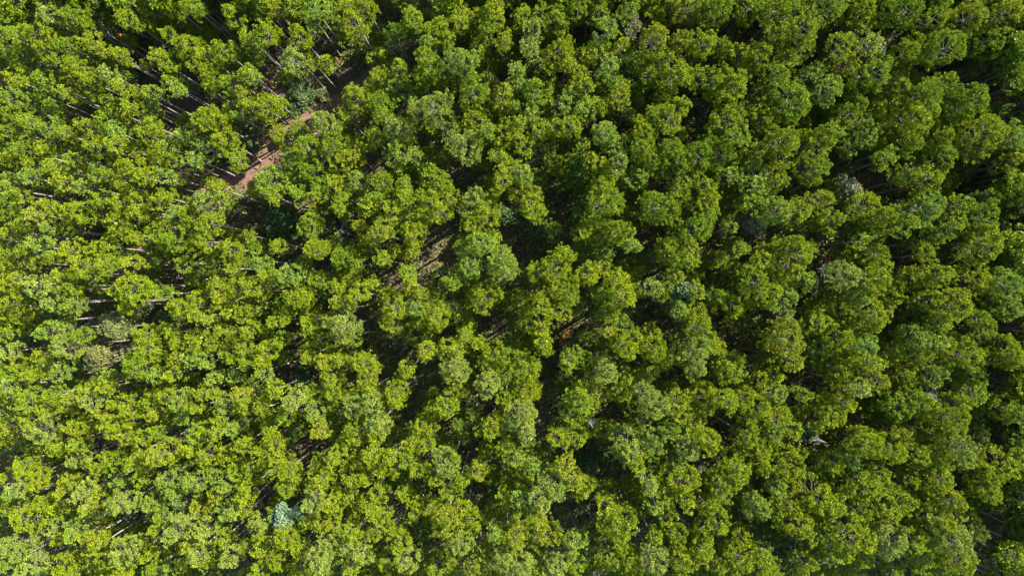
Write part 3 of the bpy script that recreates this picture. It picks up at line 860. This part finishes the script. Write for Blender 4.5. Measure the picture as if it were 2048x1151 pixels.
BROAD = [
    (580, 1021, 30, 15.5, 'silver', 'silvery pale blue-green broadleaf tree among yellow-green pines in the lower left', 0.10, 0.8),
    (206, 708, 30, 12.5, 'olive', 'olive small-leaved bushy tree, lower half of the pair beside fanned pale trunks', 0.10, 0.9),
    (240, 655, 34, 13, 'olive', 'olive small-leaved bushy tree under the broad bright pine near the left edge', 0.10, 0.9),
    (1690, 383, 30, 13.5, 'grey', 'dusty grey-leaved tree crown beside a black gap right of centre', 0.10, 1.0),
    (1505, 440, 36, 12.5, 'dusk', 'dusky grey open-leaved tree in shade between green pines', 0.10, 0.8),
    (600, 196, 36, 10.5, 'dark', 'dark leafy tree shading the dirt track near the top', 0.10, 1.0),
    (645, 196, 22, 7.0, 'olive', 'small olive-grey tree beside the dark leafy tree on the track', 0.10, 0.8),
    (307, 20, 36, 13, 'olive', 'olive-leaved tree with fine foliage at the top left edge', 0.10, 0.9),
    (1012, 300, 20, 7.0, 'dark', 'low dark tree tucked under pines above the centre', 0.10, 0.8),
    (500, 285, 16, 5.0, 'dark', 'dark leafy tree just above the patch of red dirt track', 0.10, 0.9),
    (1254, 52, 30, 13, 'dusk', 'grey-blue loose tree near the middle of the top', 0.10, 0.8),
    (1742, 112, 26, 12.5, 'grey', 'whitish loose-leaved tree low between dark pines near the top right', 0.11, 0.6),
    (562, 442, 42, 6.5, 'teal', 'dark bluish-leaved thicket tree in the shade below the dirt track', 0.11, 0.9),
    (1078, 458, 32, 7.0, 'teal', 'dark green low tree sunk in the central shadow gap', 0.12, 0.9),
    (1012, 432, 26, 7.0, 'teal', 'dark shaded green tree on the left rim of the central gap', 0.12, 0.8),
    (1362, 580, 24, 14, 'dark', 'glossy tree whose leaves flash white flecks of sun', 0.15, 0.8),
    (1384, 218, 24, 8.5, 'dark', 'dark sparkling glossy-leaved tree behind an olive pine crown', 0.14, 0.7),
    (1074, 140, 24, 10.0, 'olive', 'glossy pale-leaved tree below the pale twin-topped pine', 0.13, 0.6),
    (1556, 632, 27, 12.5, 'grey', 'pale olive fine-leaved tree below the very broad green pine', 0.10, 0.9),
    (1610, 858, 24, 12.5, 'dark', 'dark glossy-leaved tree in the lower right among pines', 0.13, 0.8),
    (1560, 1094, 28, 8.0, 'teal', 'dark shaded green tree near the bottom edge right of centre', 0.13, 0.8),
    (366, 998, 21, 12.5, 'dark', 'small dark green tree against pale pines in the lower left', 0.11, 1.0),
    (882, 20, 30, 9.0, 'olive', 'olive tree with broad leaves touching the top edge', 0.11, 0.9),
    (790, 101, 24, 8.0, 'olive', 'olive grey-leaved tree squeezed between pines near the top', 0.11, 0.8),
    (482, 506, 22, 7.0, 'dark', 'dark glossy tree left of centre flecked with sunlit leaves', 0.12, 0.8),
    (602, 757, 24, 6.0, 'teal', 'dark green shrub-like tree low on the left of centre', 0.12, 0.9),
    (1996, 862, 32, 9.0, 'olive', 'olive loose-leaved tree close to the right edge', 0.10, 0.7),
    (1868, 1115, 34, 7.0, 'dusk', 'dusky low tree in shade near the bottom right edge', 0.10, 0.7),
    (1215, 560, 20, 7.0, 'dark', 'dark low tree beneath yellow pines right of the centre', 0.11, 0.7),
    (1870, 720, 22, 9.0, 'grey', 'grey-green fine tree beside a dark fallen stem on the right', 0.10, 0.7),
    (1140, 700, 30, 5.0, 'olive', 'olive scrub tree spreading in the sunlit glade', 0.10, 0.7),
    (690, 650, 26, 5.0, 'dusk', 'dusky low tree in the shaded lane left of centre', 0.10, 0.7),
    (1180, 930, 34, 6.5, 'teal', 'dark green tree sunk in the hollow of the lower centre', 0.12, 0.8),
    (2025, 340, 28, 8.5, 'grey', 'grey speckled tree at the right edge beside a black gap', 0.10, 0.6),
    (920, 985, 24, 4.5, 'olive', 'olive scrub tree in the brown glade near the bottom', 0.10, 0.7),
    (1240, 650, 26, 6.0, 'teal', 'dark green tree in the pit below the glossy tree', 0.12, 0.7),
]
for k, (px, py, pr, top, mat, label, leaf, dens) in enumerate(BROAD):
    leafy('broadleaf_tree', px, py, pr, top, mat, label, 'broadleaf tree', 'broadleaf trees among the pines', leaf, dens, k)
SHRUBS = [
    (248, 77, 11, 3.5, 'orange', 'small bright orange bush in a gap near the top left corner'),
    (1136, 686, 19, 2.6, 'orange', 'orange-brown shrub in the sunlit glade right of the centre'),
    (1370, 276, 11, 4.0, 'rust', 'rusty dead-leaved shrub below the sparkling glossy tree'),
    (203, 200, 9, 2.0, 'rust', 'rusty ground shrub among slender pines near the top left'),
    (1651, 518, 8, 6.0, 'rust', 'rust-red sprig above the forked bare branches'),
    (1448, 885, 16, 2.2, 'rust', 'rusty brush lying in a gap in the lower right centre'),
    (286, 128, 15, 1.8, 'rust', 'brown dry shrub on open ground near the top left'),
    (190, 462, 11, 1.6, 'rust', 'reddish low shrub in a gap above the broad bright pine'),
    (1156, 70, 18, 1.8, 'rust', 'brown dry brush filling the glade near the top edge'),
    (1398, 960, 14, 4.0, 'rust', 'dull rusty shrub between pines near the bottom right centre'),
]
for k, (px, py, pr, top, mat, label) in enumerate(SHRUBS):
    leafy('shrub', px, py, pr, top, mat, label, 'shrub', 'dry shrubs in the gaps', 0.10, 0.9, 60 + k)


def bare_tree(px, py, top, spread, az, label, seed):
    """A leafless tree: leaning trunk and each bare limb, with its twigs, a part of its own."""
    r = np.random.default_rng(500 + seed)
    top = top * 0.83
    x, y = ground_xy(px, py, top)
    t = link('dead_tree', None)
    t.empty_display_size = 0.5
    t.location = (x, y, 0)
    t['label'], t['category'], t['group'] = label, 'dead tree', 'bare dead trees'
    tg = Geo()
    tube(tg, [(0, 0, -0.1), (0.06, 0.02, top * 0.5), (0, 0, top)], [0.11, 0.085, 0.03], 6)
    link('trunk', tg.mesh('trunk', [DEADWOOD]), t)
    for k in range(6):
        bg = Geo()
        a = math.radians(az) + r.normal(0, 0.75) + (math.pi if k == 5 else 0)
        z0 = top - 0.3 - 0.45 * k * r.uniform(0.7, 1.2)
        ln = spread * r.uniform(0.7, 1.1)
        u = np.array([math.cos(a), math.sin(a), 0.0])
        s = np.array([0, 0, z0])
        m = s + u * ln * 0.5 + np.array([0, 0, ln * 0.16]) + r.normal(0, 0.06, 3)
        e = s + u * ln + np.array([0, 0, ln * 0.42])
        tube(bg, [s, m, e], [0.03, 0.022, 0.009], 4)
        for q in range(5):
            w = r.uniform(0.3, 0.95)
            c = (s + (m - s) * w * 2) if w < 0.5 else (m + (e - m) * (w - 0.5) * 2)
            d = unit(u + np.array([-u[1], u[0], 0]) * r.choice([-1, 1]) * r.uniform(0.6, 1.2) + np.array([0, 0, r.uniform(0, 0.6)]))
            tube(bg, [c, c + d * ln * r.uniform(0.22, 0.42)], [0.014, 0.006], 3)
        link('branch', bg.mesh('branch', [DEADWOOD]), t)


for k, a in enumerate([
    (1662, 556, 14.5, 1.5, 110, 'bare grey forked tree beside a pale lime pine on the right'),
    (1735, 578, 14.0, 1.3, 160, 'bare grey branches poking out below a bright pine on the right'),
    (1655, 886, 13.5, 1.1, 150, 'bare forking tree between dark pines in the lower right'),
    (1884, 806, 14.8, 1.4, 140, 'bare branching treetop among broad pines near the right edge'),
    (218, 70, 12.0, 1.4, 120, 'grey bare tree in a dark gap near the top left'),
    (356, 556, 9.0, 1.6, 30, 'fallen-looking bare brushy tree in a dark gap left of centre'),
    (1186, 856, 14.5, 0.8, 100, 'bare pale twigs topping the dark hollow low in the centre'),
    (272, 915, 12.0, 1.0, 80, 'small dark bare tree among pale pines in the lower left'),
    (1052, 322, 12.5, 1.0, 30, 'pale bare twigs above the shadow gap near the centre'),
    (285, 600, 14.0, 1.1, 320, 'bare curved pale branch hanging under the broad bright pine'),
    (2010, 145, 13.0, 1.2, 60, 'dark bare branches near the top right edge'),
    (1500, 142, 13.0, 1.0, 10, 'bare dark twigs between pines near the top right'),
    (60, 1105, 15.0, 1.3, 40, 'bare dead branches over pale pines in the bottom left corner'),
    (672, 460, 12.5, 1.1, 350, 'pale bare limb reaching into the shaded lane left of centre'),
]):
    bare_tree(*a, k)

print('crowns', len(CROWNS), 'singles', n_single, 'stand verts', stand.n)
